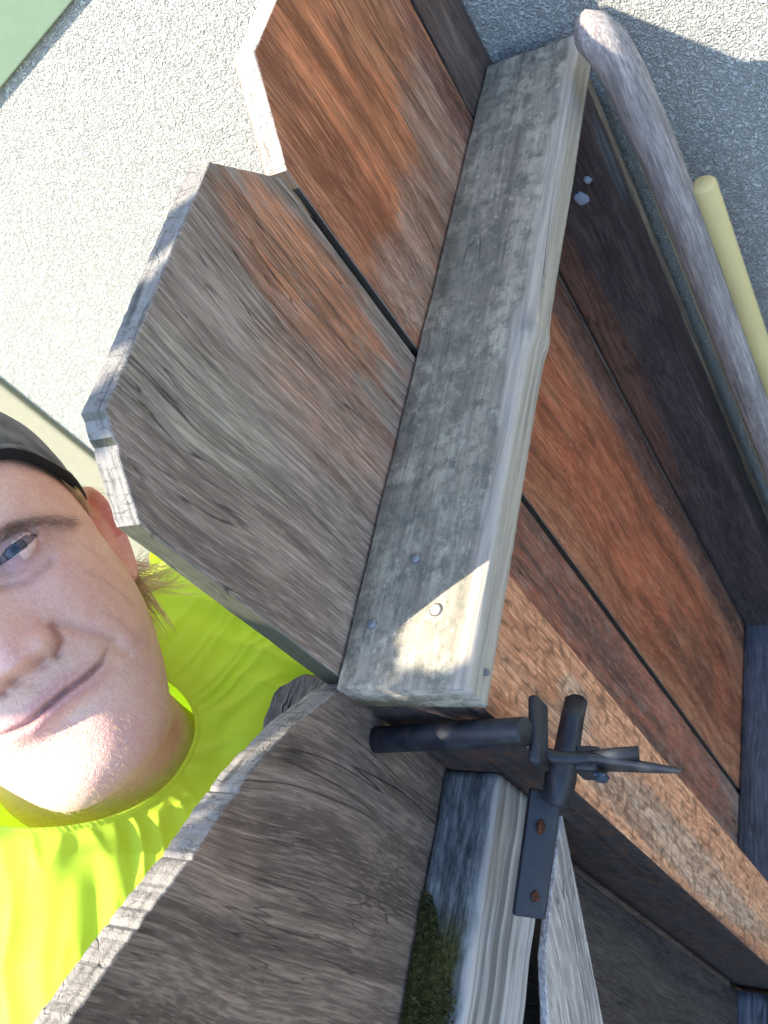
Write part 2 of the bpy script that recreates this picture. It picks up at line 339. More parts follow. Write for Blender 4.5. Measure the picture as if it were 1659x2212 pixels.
# scaly torn surface of the near post: rows of small chips
def chips(M):
    t=M.node_tree; b=[n for n in t.nodes if n.type=='BSDF_PRINCIPLED'][0]
    tc=[n for n in t.nodes if n.type=='TEX_COORD'][0]
    mp=t.nodes.new('ShaderNodeVectorMath'); mp.operation='MULTIPLY'; mp.inputs[1].default_value=(100,165,82); t.links.new(tc.outputs['Object'],mp.inputs[0])
    nz=t.nodes.new('ShaderNodeTexNoise'); nz.inputs['Scale'].default_value=30; t.links.new(tc.outputs['Object'],nz.inputs['Vector'])
    ad=t.nodes.new('ShaderNodeVectorMath'); ad.operation='ADD'; t.links.new(mp.outputs[0],ad.inputs[0])
    sc=t.nodes.new('ShaderNodeVectorMath'); sc.operation='SCALE'; sc.inputs['Scale'].default_value=2.6; t.links.new(nz.outputs['Color'],sc.inputs[0]); t.links.new(sc.outputs[0],ad.inputs[1])
    v=t.nodes.new('ShaderNodeTexVoronoi'); v.feature='F1'; v.inputs['Randomness'].default_value=.75; v.inputs['Scale'].default_value=1; t.links.new(ad.outputs[0],v.inputs['Vector'])
    bp=t.nodes.new('ShaderNodeBump'); bp.inputs['Strength'].default_value=.8; bp.inputs['Distance'].default_value=.0016; bp.invert=True
    t.links.new(v.outputs['Distance'],bp.inputs['Height'])
    old=b.inputs['Normal'].links[0].from_socket; t.links.new(old,bp.inputs['Normal']); t.links.new(bp.outputs[0],b.inputs['Normal'])
    old=b.inputs['Base Color'].links[0].from_socket
    mr=t.nodes.new('ShaderNodeMapRange'); mr.inputs[1].default_value=.5; mr.inputs[2].default_value=.8; mr.inputs[3].default_value=0; mr.inputs[4].default_value=.62; t.links.new(v.outputs['Distance'],mr.inputs[0])
    mx=t.nodes.new('ShaderNodeMix'); mx.data_type='RGBA'; t.links.new(mr.outputs[0],mx.inputs[0]); t.links.new(old,mx.inputs[6]); mx.inputs[7].default_value=(.10,.05,.03,1)
    t.links.new(mx.outputs[2],b.inputs['Base Color'])
chips(postN)
link('post',join([bbox(XF+.0015,-.24,.177,.262,-2.0,-.4528,.004)]),fence,postN,FB)
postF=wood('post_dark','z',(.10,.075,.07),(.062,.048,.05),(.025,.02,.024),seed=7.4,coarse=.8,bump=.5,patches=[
   (L((-.31,.66,-.75)),(.020,.03,.20),(.20,.085,.05),.8),(L((-.243,.716,-1.0)),(.008,.010,.75),(.42,.34,.24),1.),(L((-.241,.69,-.52)),(.004,.012,.05),(.17,.23,.30),.7)])  # last patch paints bluish light on the upper side face
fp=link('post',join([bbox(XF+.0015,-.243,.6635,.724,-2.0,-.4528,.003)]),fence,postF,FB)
T=NT('paint_drip'); M_DRIP=T.fin((.25,.29,.38),.5)
def drip(x,z,r,s):
    V=[(x,.6632,z)];F=[]
    bm=bmesh.new(); bmesh.ops.create_icosphere(bm,subdivisions=3,radius=1)
    for v in bm.verts:
        k=1+.25*mn.noise(v.co*2+Vector((s,0,0))); v.co=Vector((x+v.co.x*r*k,.6632+v.co.y*.0012,z+v.co.z*r*k*1.1))
    bm.verts.index_update(); o=([tuple(v.co) for v in bm.verts],[tuple(v.index for v in f.verts) for f in bm.faces]); bm.free(); return o
link('paint_splash',join([drip(-.2685,-.535,.0062,1)]),fp,M_DRIP,FB,True); link('paint_splash',join([drip(-.257,-.518,.0034,5)]),fp,M_DRIP,FB,True)
# screws on top of the rail
T=NT('screw_metal'); n=T.noise(T.P,500,3); M_SCREW=T.fin(T.mix(n,(.30,.31,.32),(.16,.16,.17)),.5,None,.5,Metallic=.5)
T=NT('screw_bright'); M_SCREWB=T.fin((.55,.54,.5),.4,None,.5,Metallic=.3)
def screw(x,y,z,r,mat,par,base,nrm='z'):
    if nrm=='z': p=tube([(x,y,z-.003),(x,y,z+.0002),(x,y,z+.0009),(x,y,z+.0012)],[r,r,r*.85,r*.35],24)
    else: p=tube([(x-.003,y,z),(x+.0004,y,z),(x+.0012,y,z),(x+.0016,y,z)],[r,r,r*.85,r*.35],24)
    a=join([p]); return link('screw',a,par,mat,base,True)
T=NT('nail_shadow'); M_NAIL_SHADOW=T.fin((.10,.085,.07),.9)
link('nail_shadow',join([tube([(-.263,.222,-.428),(-.263,.222,-.4252)],.0041,24)]),fence,M_NAIL_SHADOW,FB)  # dark disc painting a recess shadow round the bright nail
for (x,y,m_) in ((-.263,.222,M_SCREWB),(-.2835,.256,M_SCREW),(-.303,.215,M_SCREW)): screw(x,y,-.4250,.0032,m_,fence,FB)
link('nail',join([tube([(-.240,.192,-.442),(-.2335,.192,-.442)],.0020,12)]),fence,M_SCREW,FB)

# ------------------------------------------------------------------ gate
GB=(-.31,-.1,-2.0)
def G(c): return (c[0]-GB[0],c[1]-GB[1],c[2]-GB[2])
gate=thing('garden_gate',GB,'weathered wooden gate with arched top, mossy rail and diagonal brace at the lower edge','gate')
gm=wood('gate_board','z',(.200,.160,.140),(.140,.112,.098),(.060,.046,.040),gain=(1.36,1.22,1.07),ends=(.29,.265,.23),side=(.06,.055,.05),ringscale=8,seed=8.3,coarse=.42,fine=.9,warp=2.4,bump=.55,cracks=.7,rings=.95,patches=[
   (G((XF,.07,-.372)),(.05,.018,.03),(.26,.19,.16),.8),(G((XF,.115,-.46)),(.05,.04,.05),(.17,.135,.13),.6)])
archT=[(.1945,-.460),(.188,-.444),(.176,-.430),(.147,-.402),(.112,-.377),(.06,-.350),(.02,-.327),(-.009,-.312),(-.05,-.297)]
link('picket',join([slab([(-.05,-1.9),(.1945,-1.9)]+archT,XF,.019,.0008,.0022,.0012,11,.0016)]),gate,gm,GB)
gm2=wood('gate_board_two','z',(.20,.172,.155),(.135,.115,.104),(.045,.037,.034),seed=9.3,coarse=.5,bump=.9)
link('picket',join([slab([(-.30,-1.9),(-.055,-1.9),(-.055,-.295),(-.12,-.275),(-.20,-.262),(-.30,-.258)],XF,.019,.0008,.003,.0012,12,.0014)]),gate,gm2,GB)
# upper rail of the gate on edge: narrow mossy top, pale ridged face
def ridged(y0,y1,x0,x1,z1,h,seed,n=110):
    V=[];Fc=[]
    for i in range(n+1):
        y=y0+(y1-y0)*i/n
        xo=x1+.0012*mn.noise(Vector((y*30,seed,0))); zt=z1+.002*mn.noise(Vector((y*25,seed,7)))
        pr=[(x0,z1-h),(x0,zt)]+[(x0+(xo-.004-x0)*t,zt+.0009*mn.noise(Vector((t*14,y*18,seed)))) for t in (.12,.24,.36,.48,.6,.72,.84,.95)]
        pr+=[(xo-.002,zt-.0008),(xo-.0005,zt-.003)]
        for k in range(1,34):
            t=k/34; pr.append((xo+.0007*sin(k*1.55+1.2*mn.noise(Vector((y*7,k*.2,seed))))*(.6+.6*mn.noise(Vector((k*.7,y*9,2)))),zt-.003-(h-.006)*t))
        pr+=[(xo-.002,z1-h)]
        V+=[(a,y,b) for a,b in pr]; k=len(pr)
    for i in range(n):
        for j in range(k):
            q=(j+1)%k; Fc.append((i*k+j,i*k+q,(i+1)*k+q,(i+1)*k+j))
    Fc.append(tuple(range(k))[::-1]); Fc.append(tuple(range(n*k,n*k+k)))
    return V,Fc
T=NT('gate_rail_wood'); P=T.P
w=T.scalev(T.vm('SUBTRACT',T.noise(T.scalev(P,(9,2.0,9)),1.,2,col=True),(.5,.5,.5)),(.02,0,.02)); p=T.vm('ADD',P,w)
g1=T.noise(T.scalev(p,(70,2.5,70)),1.,4,.6); g2=T.noise(T.scalev(p,(330,12,330)),1.,3,.6)
sx=T.n('ShaderNodeSeparateXYZ'); T.l(P,sx.inputs[0])
top=T.ramp(T.math('ADD',T.math('MULTIPLY',g1,.5),T.math('MULTIPLY',T.noise(T.scalev(P,(240,60,240)),1.,4,.7),.5)),[(.40,(.05,.055,.055)),(.5,(.13,.14,.135)),(.60,(.26,.265,.245))])
face=T.ramp(T.noise(T.scalev(p,(150,2.2,150)),1.,3,.6),[(.36,(.15,.14,.135)),(.49,(.28,.265,.25)),(.62,(.42,.395,.37))])
edge=T.mr(T.math('ADD',sx.outputs[0],T.math('MULTIPLY',T.math('SUBTRACT',T.noise(T.scalev(P,(0.001,30,0.001)),1.,3),.5),.012)),-.2845-GB[0],-.2805-GB[0])
c=T.mix(edge,top,face)
mossm=T.math('MULTIPLY',T.mr(T.math('ADD',sx.outputs[0],T.math('MULTIPLY',T.noise(T.scalev(P,(1,25,1)),1.,3),.022)),-.270-GB[0],-.277-GB[0]),T.mr(sx.outputs[1],.098-GB[1],.070-GB[1]))
mossc=T.ramp(T.noise(T.scalev(P,(500,260,500)),1.,4,.7),[(.35,(.02,.022,.008)),(.55,(.075,.072,.02)),(.72,(.17,.14,.05))])
c=T.mix(mossm,c,mossc)
M_GR=T.fin(c,.9,T.bump(T.math('ADD',g1,g2),.8,.002),.2)
grl=link('rail',join([ridged(-.30,.176,XF+.0015,-.279,-.565,.089,2.)]),gate,M_GR,GB,True)
# moss tufts on the rail
rng=random.Random(4); parts=[]
for i in range(8000):
    y=.100-rng.random()**.8*.16; x=-.317+rng.random()**1.3*(.004+.50*max(0,.10-y))
    if x>-.284: continue
    a=rng.random()*6.28; h=.0016+rng.random()*.003; s=.00045; z=-.5655
    lx,ly=(rng.random()-.5)*.004,(rng.random()-.5)*.004
    parts.append(([(x+s*cos(a),y+s*sin(a),z),(x-s*cos(a),y-s*sin(a),z),(x+lx,y+ly,z+h)],[(0,1,2)]))
T=NT('moss_mat'); oi=T.noise(T.P,300,3); M_MOSS=T.fin(T.ramp(oi,[(.35,(.03,.035,.01)),(.55,(.11,.10,.03)),(.7,(.26,.22,.09))]),.9,None,.1)
link('moss',join(parts),gate,M_MOSS,GB)
bw=wood('brace_wood','y',(.58,.53,.49),(.43,.385,.36),(.22,.19,.18),seed=10.,coarse=.9,bump=.8,cracks=.8)
brace_me=join([slab([(.181,-.656),(.128,-.656),(.085,-.657),(.046,-.675),(-.20,-.86),(-.20,-1.05),(.062,-.78)],-.272,.006,.0006,.006,.001,21,.0006)])
# the brace grain runs along its slope: built along y, turned about x
rot=Matrix.Rotation(radians(45),4,'X'); piv=Vector((-.272,.1,-.74))
brace_me.transform(Matrix.Translation(-piv)); brace_me.transform(rot.inverted())
brace_me.materials.append(bw)
bo=bpy.data.objects.new('brace',brace_me); COL.objects.link(bo); bo.parent=gate
bo.location=piv-Vector(GB); bo.rotation_euler=(radians(45),0,0)
lb=wood('lower_board_wood','z',(.085,.07,.062),(.058,.048,.045),(.028,.023,.023),seed=12.,coarse=.6,bump=.6,rings=.3)
link('lower_board',join([bbox(XF+.003,-.305,-.02,.166,-1.335,-.656,.002)]),gate,lb,GB)
link('lower_board',join([bbox(XF+.003,-.305,-.25,-.024,-1.335,-.656,.002)]),gate,lb,GB)
link('lower_rail',join([rail_loft(-.25,.17,XF+.0035,-.215,-1.345,.038,.006,14.,40,0.)]),gate,lr,GB,True)

# ------------------------------------------------------------------ latch (black iron) on the gate
T=NT('black_iron'); n=T.noise(T.P,90,4,.6); n2=T.noise(T.P,600,3)
c=T.mix(T.mr(n,.45,.7),(.007,.009,.014),(.018,.021,.028)); c=T.mix(T.mr(T.noise(T.P,75,4,.7),.58,.70,0,.6),c,(.06,.036,.026))
M_IRON=T.fin(c,T.mr(n,.3,.7,.38,.6),T.bump(T.math('ADD',n,T.math('MULTIPLY',n2,.4)),.4,.0008),.5)
T=NT('rust'); M_RUST=T.fin(T.ramp(T.noise(T.P,400,4),[(.35,(.03,.014,.009)),(.6,(.12,.042,.022))]),.9,T.bump(T.noise(T.P,700,3),.6,.0006),.2)
LB=(-.25,.13,-.60)
latch=thing('gate_latch',LB,'black iron gate latch with pointed thumb lever and rusty screwed strap','latch')
# crossbar under the rail end
link('crossbar',join([rod_ends((-.335,.1655,-.482),(-.2145,.1655,-.458),.0078,28,.12)]),latch,M_IRON,LB,True)
# flared collar at its end with an upright lip
V,Fc=bbox(-.2165,-.2100,.151,.189,-.480,-.464,.0028,3)
lip=[(x-(y-.165)*.15,y,z+.0) for x,y,z in V]
link('lip_plate',join([(lip,Fc)]),latch,M_IRON,LB,True)
# curved keeper strap from crossbar to pin
link('keeper_strap',join([tube([(-.217,.161,-.474),(-.207,.161,-.484),(-.195,.163,-.489),(-.180,.166,-.490),(-.166,.168,-.493)],[.0042,.0036,.0034,.0034,.004],16)]),latch,M_IRON,LB,True)
# long bolt: from the free end on the post side back along the gate rail
link('bolt',join([tube([(-.2135,.208,-.517),(-.2137,.2075,-.5175),(-.216,.196,-.520),(-.2195,.178,-.526),(-.223,.165,-.530),(-.2255,.152,-.5345),(-.226,.151,-.535)],[.0050,.0066,.0068,.0074,.0092,.0086,.0065],28)]),latch,M_IRON,LB,True)
def plate(a,b,w,t,up):
    a=Vector(a);b=Vector(b);d=(b-a).normalized();up=Vector(up);n=d.cross(up).normalized();u=n.cross(d).normalized()
    V,F=bbox(0,(b-a).length,-w/2,w/2,-t/2,t/2,.0014,3)
    return [a+d*x+u*y+n*z for x,y,z in V],F
strap=plate((-.236,.160,-.541),(-.247,.093,-.565),.019,.006,(-.75,.0,.66))
sp=link('strap',join([strap]),latch,M_IRON,LB,True)
def blobm(c,r):
    bm=bmesh.new(); bmesh.ops.create_icosphere(bm,subdivisions=3,radius=1)
    for v in bm.verts:
        k=1+.3*mn.noise(v.co*1.7+Vector(c)*50); v.co=Vector(c)+Vector((v.co.x*r[0],v.co.y*r[1],v.co.z*r[2]))*k
    bm.verts.index_update(); o=([tuple(v.co) for v in bm.verts],[tuple(v.index for v in f.verts) for f in bm.faces]); bm.free(); return o
link('rusty_screw',join([blobm((-.2380,.140,-.5460),(.0024,.0046,.0046))]),latch,M_RUST,LB,True)
link('rusty_screw',join([blobm((-.2425,.104,-.561),(.0026,.0036,.0036))]),latch,M_RUST,LB,True)
# pointed thumb lever
def spike():
    V=[];F=[];n=14
    st=[(0,.0040,.0105),(.10,.0038,.0100),(.25,.0034,.0082),(.45,.003,.0064),(.7,.0024,.0042),(.93,.0016,.0022),(1,.0008,.001)]
    a=Vector((-.190,.163,-.496));b=Vector((-.146,.163,-.503))
    for t,ry,rz in st:
        c=a+(b-a)*t; c.z+= .002*(1-t)
        for k in range(n):
            q=2*pi*k/n; V.append((c.x,c.y+ry*cos(q),c.z+rz*sin(q)))
    for i in range(len(st)-1):
        for k in range(n): F.append((i*n+k,i*n+(k+1)%n,(i+1)*n+(k+1)%n,(i+1)*n+k))
    F.append(tuple(range(n))[::-1]);F.append(tuple(range((len(st)-1)*n,len(st)*n)));return V,F
link('thumb_lever',join([spike(),bbox(-.1995,-.1860,.156,.170,-.506,-.488,.002)]),latch,M_IRON,LB)
T=NT('blue_steel'); M_BLUE=T.fin((.02,.035,.06),.45,None,.5)
link('lever_pin',join([tube([(-.1850,.156,-.494),(-.1850,.1525,-.494)],.0032,16),bbox(-.1890,-.182,.1545,.1565,-.498,-.491,.0006)]),latch,M_BLUE,LB)

# ------------------------------------------------------------------ rough stub behind the gate
sb=wood('stub_wood','y',(.20,.185,.165),(.135,.125,.11),(.05,.045,.04),seed=15.,coarse=.6,bump=1.2,cracks=.9)
V=[];Fc=[];n=30
ring=[(-.352,.150),(-.362,.139),(-.378,.138),(-.392,.150),(-.397,.170),(-.392,.195),(-.374,.205),(-.352,.203)]
dense=[]
for i in range(len(ring)):
    a=Vector(ring[i]);b=Vector(ring[(i+1)%len(ring)])
    for k in range(5): dense.append(a+(b-a)*k/5)
N=len(dense); cen=Vector((-.372,.172))
zs=[-2.0,-.9,-.52,-.50,-.485,-.472,-.466,-.463]
sc=[1,1,1,1,1,.99,.95,.86]
for z,s in zip(zs,sc):
    for q in dense:
        d=(q-cen)*s; k=1+.05*mn.noise(Vector((q.x*90,q.y*90,z*40))); V.append((cen.x+d.x*k,cen.y+d.y*k,z+.003*mn.noise(Vector((q.x*80,q.y*80,z)))))
for r in range(len(zs)-1):
    for i in range(N): Fc.append((r*N+i,r*N+(i+1)%N,(r+1)*N+(i+1)%N,(r+1)*N+i))
V.append((cen.x,cen.y,-.4615)); 
for i in range(N): Fc.append(((len(zs)-1)*N+i,(len(zs)-1)*N+(i+1)%N,len(V)-1))
o=link('wooden_stake',mesh(V,Fc),None,sb,(-.372,.172,-2.0)); tag(o,'rough grey weathered stake top sticking up behind the gate corner','stake')

# ------------------------------------------------------------------ poles standing by the wall
hm=wood('handle_wood','z',gain=(1.34,1.32,1.30),light=(.31,.285,.27),mid=(.235,.21,.20),dark=(.13,.115,.11),seed=17.,coarse=1.2,warp=.3,bump=.35,cracks=.3)
o=link('wooden_pole',join([tube([(-.194,.66,-2.0),(-.194,.66,-1.2),(-.194,.66,-.60),(-.1950,.66,-.50),(-.1985,.661,-.435),(-.2030,.662,-.408),(-.2100,.663,-.393),(-.2165,.664,-.388),(-.2200,.664,-.3865)],[.0156,.0156,.0156,.0156,.0160,.0162,.0152,.0118,.005],40)]),None,hm,(-.199,.66,-2.0),True)
tag(o,'thick round grey weathered wooden pole standing beside the end of the fence rail','pole')
T=NT('yellow_pole'); n=T.noise(T.P,30,3); M_YEL=T.fin(T.mix(T.mr(n,.4,.7,0,.3),(.62,.50,.22),(.50,.40,.18)),.45,T.bump(T.noise(T.P,300,2),.1,.0005),.4)
o=link('yellow_stick',join([rod_ends((-.172,.665,-2.0),(-.172,.665,-.552),.0105,32,.3)]),None,M_YEL,(-.172,.665,-2.0),True)
tag(o,'smooth pale yellow stick leaning upright against the shaded stucco at the right edge','stick')
T=NT('yellow_lath'); M_YL=T.fin((.50,.43,.24),.6)
o=link('thin_lath',join([bbox(-.232,-.222,.722,.734,-2.0,-.488,.001)]),None,M_YL,(-.227,.728,-2.0))
tag(o,'narrow yellowish lath between the dark fence post and the grey round pole','lath')
hs=wood('stick_wood','z',(.25,.20,.17),(.16,.125,.11),(.06,.05,.05),seed=19.,bump=.6)
o=link('brown_stick',join([rod_ends((-.182,.700,-2.0),(-.182,.700,-.79),.0105,24,.3)]),None,hs,(-.182,.700,-2.0),True)
tag(o,'shorter brown stick tucked between the grey round pole and the yellow stick','stick')
# ------------------------------------------------------------------ person
HR=np.array([[.5725,-.3819,.7255],[.779,.5294,-.336],[-.2558,.7575,.6006]])*1.08
HO=np.array([-.5261,.1939,-.3540])
def h2w(P): return (np.asarray(P,float)/1000.)@HR.T+HO       # head millimetres -> scene
PB=(-.53,.14,-2.0)
man=thing('person',PB,'smiling man in neon yellow green t shirt and dark cap behind the gate','person')
def smooth1(a,k):
    if k<1: return a
    x=np.arange(-3*k,3*k+1); w=np.exp(-x*x/(2.*k*k)); w/=w.sum()
    return np.convolve(np.pad(a,3*k,mode='edge'),w,'valid')
ctrl=[ # front(y,z) side(y,x,z) back(y,z)
 ((128,-10),(128,1,-10),(128,-12)),((122,40),(117,46,-10),(118,-60)),((104,66),(95,64,-10),(98,-92)),((76,82),(66,72,-8),(65,-104)),
 ((56,88),(46,72.5,-6),(45,-106)),((42,90),(32,71.5,-4),(30,-104)),((30,85),(20,70.5,-2),(18,-101)),((14,82),(6,70,0),(4,-98)),
 ((-4,83),(-10,69.5,2),(-12,-94)),((-20,85),(-24,69.5,4),(-25,-89)),((-34,88),(-38,67.5,5),(-35,-84)),((-46,89),(-50,64,5),(-42,-80)),
 ((-58,86),(-62,60,4),(-50,-76)),((-70,83),(-73,56,2),(-56,-73)),((-84,88),(-83,51,0),(-62,-71)),((-98,88),(-91,47,-2),(-66,-70)),
 ((-108,79),(-96,44,-4),(-70,-69)),((-112,64),(-99,43,-6),(-74,-68)),((-112,46),(-102,43,-8),(-78,-68)),((-113,30),(-106,45,-10),(-84,-68)),
 ((-110,14),(-106,30,-12),(-90,-60)),((-104,4),(-102,14,-14),(-92,-40)),((-100,-8),(-99,2,-16),(-93,-25))]
NR=340; NTH=440
ci=np.linspace(0,len(ctrl)-1,NR); idx=np.arange(len(ctrl))
def col(sel): 
    a=np.array([sel(c) for c in ctrl],float); return smooth1(np.interp(ci,idx,a),9)
Fy=col(lambda c:c[0][0]);Fz=col(lambda c:c[0][1]);Sy=col(lambda c:c[1][0]);Sx=col(lambda c:c[1][1]);Sz=col(lambda c:c[1][2]);By=col(lambda c:c[2][0]);Bz=col(lambda c:c[2][1])
u=np.linspace(-1,1,NTH,endpoint=False)
th=pi*(0.62*u+0.38*u**3)                    # denser at the front (theta 0)
st_,ct=np.sin(th),np.cos(th)
ex=.86
X=Sx[:,None]*np.sign(st_)*np.abs(st_)**ex
wf=np.clip(ct,0,1)[None]; wb=np.clip(-ct,0,1)[None]
Z=Sz[:,None]+(Fz-Sz)[:,None]*wf**ex+(Bz-Sz)[:,None]*wb**.9
Y=Sy[:,None]+(Fy-Sy)[:,None]*wf**1.6+(By-Sy)[:,None]*wb**1.4
front=np.clip((Z-15)/25,0,1)*(Y>-109)
front=front*front*(3-2*front)
def ga(x0,y0,sx,sy,rot=0.):
    dx=X-x0;dy=Y-y0
    if rot: c_,s_=cos(rot),sin(rot); dx,dy=dx*c_+dy*s_,-dx*s_+dy*c_
    return np.exp(-.5*((dx/sx)**2+(dy/sy)**2))
def seg(pts,w):
    """falloff around a polyline in the face plane"""
    best=np.full(X.shape,1e9)
    for a,b in zip(pts[:-1],pts[1:]):
        ax,ay=a;bx,by=b; L2=(bx-ax)**2+(by-ay)**2
        t=np.clip(((X-ax)*(bx-ax)+(Y-ay)*(by-ay))/L2,0,1)
        d=np.hypot(X-ax-t*(bx-ax),Y-ay-t*(by-ay)); best=np.minimum(best,d)
    return np.exp(-.5*(best/w)**2)
D=np.zeros_like(X)
sm=lambda a,b,x: np.clip((x-a)/(b-a),0,1)**2*(3-2*np.clip((x-a)/(b-a),0,1))
# nose
ny=np.clip((34-Y)/(34+20),0,1)
ridge=(22*ny**1.15)*sm(-36,-27,Y)
sw=6.5+4.0*ny
D+=ridge*np.exp(-.5*(X/sw)**2)
D+=5.0*ga(0,-20,9,8)
for s in (-1,1):
    D+=11.0*ga(s*15.5,-26,5.0,6.0)
    D-=3.6*seg([(s*19,-17),(s*22.5,-24),(s*21.5,-31),(s*15,-35)],1.7)      # crease round the wing
    D-=5.0*ga(s*7.5,-32.5,3.4,2.2)                                          # nostril
    D-=9.0*ga(s*29,20,16,9.0)                                               # socket
    D-=3.5*ga(s*14,17,5,9)
    D+=3.6*seg([(s*18,31),(s*38,32),(s*57,22)],4.5)                         # brow bone
    D+=4.2*ga(s*43,-6,15,12)                                                # cheek
    D+=2.2*ga(s*34,-22,11,10)
    D-=3.5*seg([(s*24,-22),(s*33,-33),(s*41,-46),(s*42,-56)],2.6)           # smile fold
    D-=2.4*seg([(s*14,9),(s*26,3.5),(s*40,6)],2.0)                            # fold under the eye
    D-=2.0*ga(s*37,-51,3.5,4)
    D-=3.0*ga(s*56,14,7,10)
D-=4*ga(0,30,7,5)*.5
# mouth: closed smile
lipx=np.array([-34,-26,-15,0,8,20,30,36.]); lipy=np.array([-49,-52,-54,-52.5,-52,-52.5,-51.5,-48.])
ly=np.interp(X,lipx,lipy); hw=np.clip(1-(np.abs(X-1)/36.)**2.2,0,1)
up=np.exp(-.5*((Y-(ly+3.4))/2.6)**2)*hw; lo=np.exp(-.5*((Y-(ly-4.2))/3.2)**2)*hw
D+=2.6*up+3.4*lo
line=np.exp(-.5*((Y-ly)/1.1)**2)*np.clip(1.25-(np.abs(X-1)/36.)**3,0,1)*(np.abs(X-1)<37)
D-=3.2*line
D-=2.2*ga(0,-66,16,4.5)
D-=1.2*ga(0,-42,3,4)
D+=2.5*ga(2,-92,17,10)
D*=front
Z2=Z+D*.97; X2=X+D*.18*np.sign(X)*np.minimum(1,np.abs(X)/60.)
# eyes
EC=[(30.,21.,63.5,1),(-30.,21.,63.5,-1)]; ER=12.4
eyem=np.zeros_like(X); lash=np.zeros_like(X)
for ex0,ey0,ez0,s in EC:
    dx=(X-ex0);dy=(Y-ey0); r=np.hypot(dx,dy)
    ball=np.sqrt(np.clip(ER**2-r**2,0,None))
    lid=ez0+np.where(r<ER,np.sqrt(np.clip((ER+1.3)**2-r**2,0,None)),np.sqrt((ER+1.3)**2-ER**2))
    w_=1-sm(9.5,16.5,np.hypot(dx*.85,dy*1.25))
    Z2=Z2*(1-w_)+np.maximum(Z2*.35+lid*.65,lid)*w_
    q=dx/13.0; upl=2.7*np.clip(1-q*q,0,1)**.75; lol=-2.5*np.clip(1-q*q,0,1)**.8
    yy=dy-1.2*q*s*.6
    inside=(np.abs(q)<1)&(yy<upl)&(yy>lol)
    Z2=np.where(inside,ez0+ball-4.0,Z2)
    lash=np.maximum(lash,np.where(np.abs(q)<1.08,np.exp(-.5*((yy-upl-.5)/.8)**2)+.45*np.exp(-.5*((yy-lol+.4)/.7)**2),0))
    Z2-=1.7*np.exp(-.5*((yy-upl-5.2)/1.2)**2)*(np.abs(q)<1.15)*w_
    eyem=np.maximum(eyem,np.exp(-.5*(np.hypot(dx,(dy+1)*1.3)/13)**2))
P=np.stack([X2,Y,Z2],-1)
# ---- skin colour (lips, brows, flushed nose); creases, nostrils and sockets painted with shade
base=np.array([.76,.505,.385]); C=np.tile(base,(NR,NTH,1))
def paintc(m,colr): 
    global C
    m=np.clip(m,0,1)[...,None]; C=C*(1-m)+np.array(colr)*m
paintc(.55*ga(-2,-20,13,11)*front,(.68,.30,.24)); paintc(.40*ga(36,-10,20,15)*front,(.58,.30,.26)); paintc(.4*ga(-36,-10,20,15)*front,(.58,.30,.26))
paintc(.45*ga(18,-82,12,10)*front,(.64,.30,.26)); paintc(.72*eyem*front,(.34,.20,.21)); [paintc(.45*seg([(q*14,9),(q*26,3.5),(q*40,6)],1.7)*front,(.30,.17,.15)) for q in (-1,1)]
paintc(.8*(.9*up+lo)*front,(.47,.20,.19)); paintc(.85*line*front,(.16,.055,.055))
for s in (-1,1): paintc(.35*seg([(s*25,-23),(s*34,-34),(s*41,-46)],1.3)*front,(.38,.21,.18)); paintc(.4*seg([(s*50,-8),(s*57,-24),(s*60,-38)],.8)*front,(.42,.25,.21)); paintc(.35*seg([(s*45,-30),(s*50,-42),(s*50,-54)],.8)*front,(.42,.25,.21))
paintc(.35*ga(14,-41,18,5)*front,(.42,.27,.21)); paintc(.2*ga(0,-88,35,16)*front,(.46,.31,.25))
for s in (-1,1): 
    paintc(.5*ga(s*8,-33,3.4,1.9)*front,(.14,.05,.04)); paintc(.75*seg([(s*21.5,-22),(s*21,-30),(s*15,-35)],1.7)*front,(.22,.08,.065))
paintc(.6*np.clip(lash,0,1)*front,(.14,.08,.07))
nz=np.random.RandomState(3)
brow=np.zeros_like(X)
for s in (-1,1): brow=np.maximum(brow,seg([(s*16,28),(s*32,30.5),(s*47,26),(s*60,18.5)],3.0)*(.8+.2*np.sin(X*1.9+Y*1.3)))
paintc(.8*brow*front,(.17,.10,.07)); P[...,2]+=1.1*brow*front
ear_col=[]
Wd=h2w(P.reshape(-1,3)); 
faces=[]
ii=np.arange(NR-1)[:,None]*NTH; jj=np.arange(NTH)[None]
quad=np.stack([ii+jj,ii+NTH+jj,ii+NTH+(jj+1)%NTH,ii+(jj+1)%NTH],-1).reshape(-1,4)
allV=[Wd]; allF=[quad[:,::-1]]; allC=[C.reshape(-1,3)]; off=len(Wd)
def add_grid(Vm,colr,nu,nv,closed_u=True,flip_=False,world=False):
    global off
    Vw=Vm if world else h2w(Vm); a=np.arange(nv-1)[:,None]*nu; b=np.arange(nu if closed_u else nu-1)[None]
    q=np.stack([a+b,a+(b+1)%nu,a+nu+(b+1)%nu,a+nu+b],-1).reshape(-1,4)
    if flip_: q=q[:,::-1]
    allV.append(Vw); allF.append(q+off); allC.append(colr); off+=len(Vw)
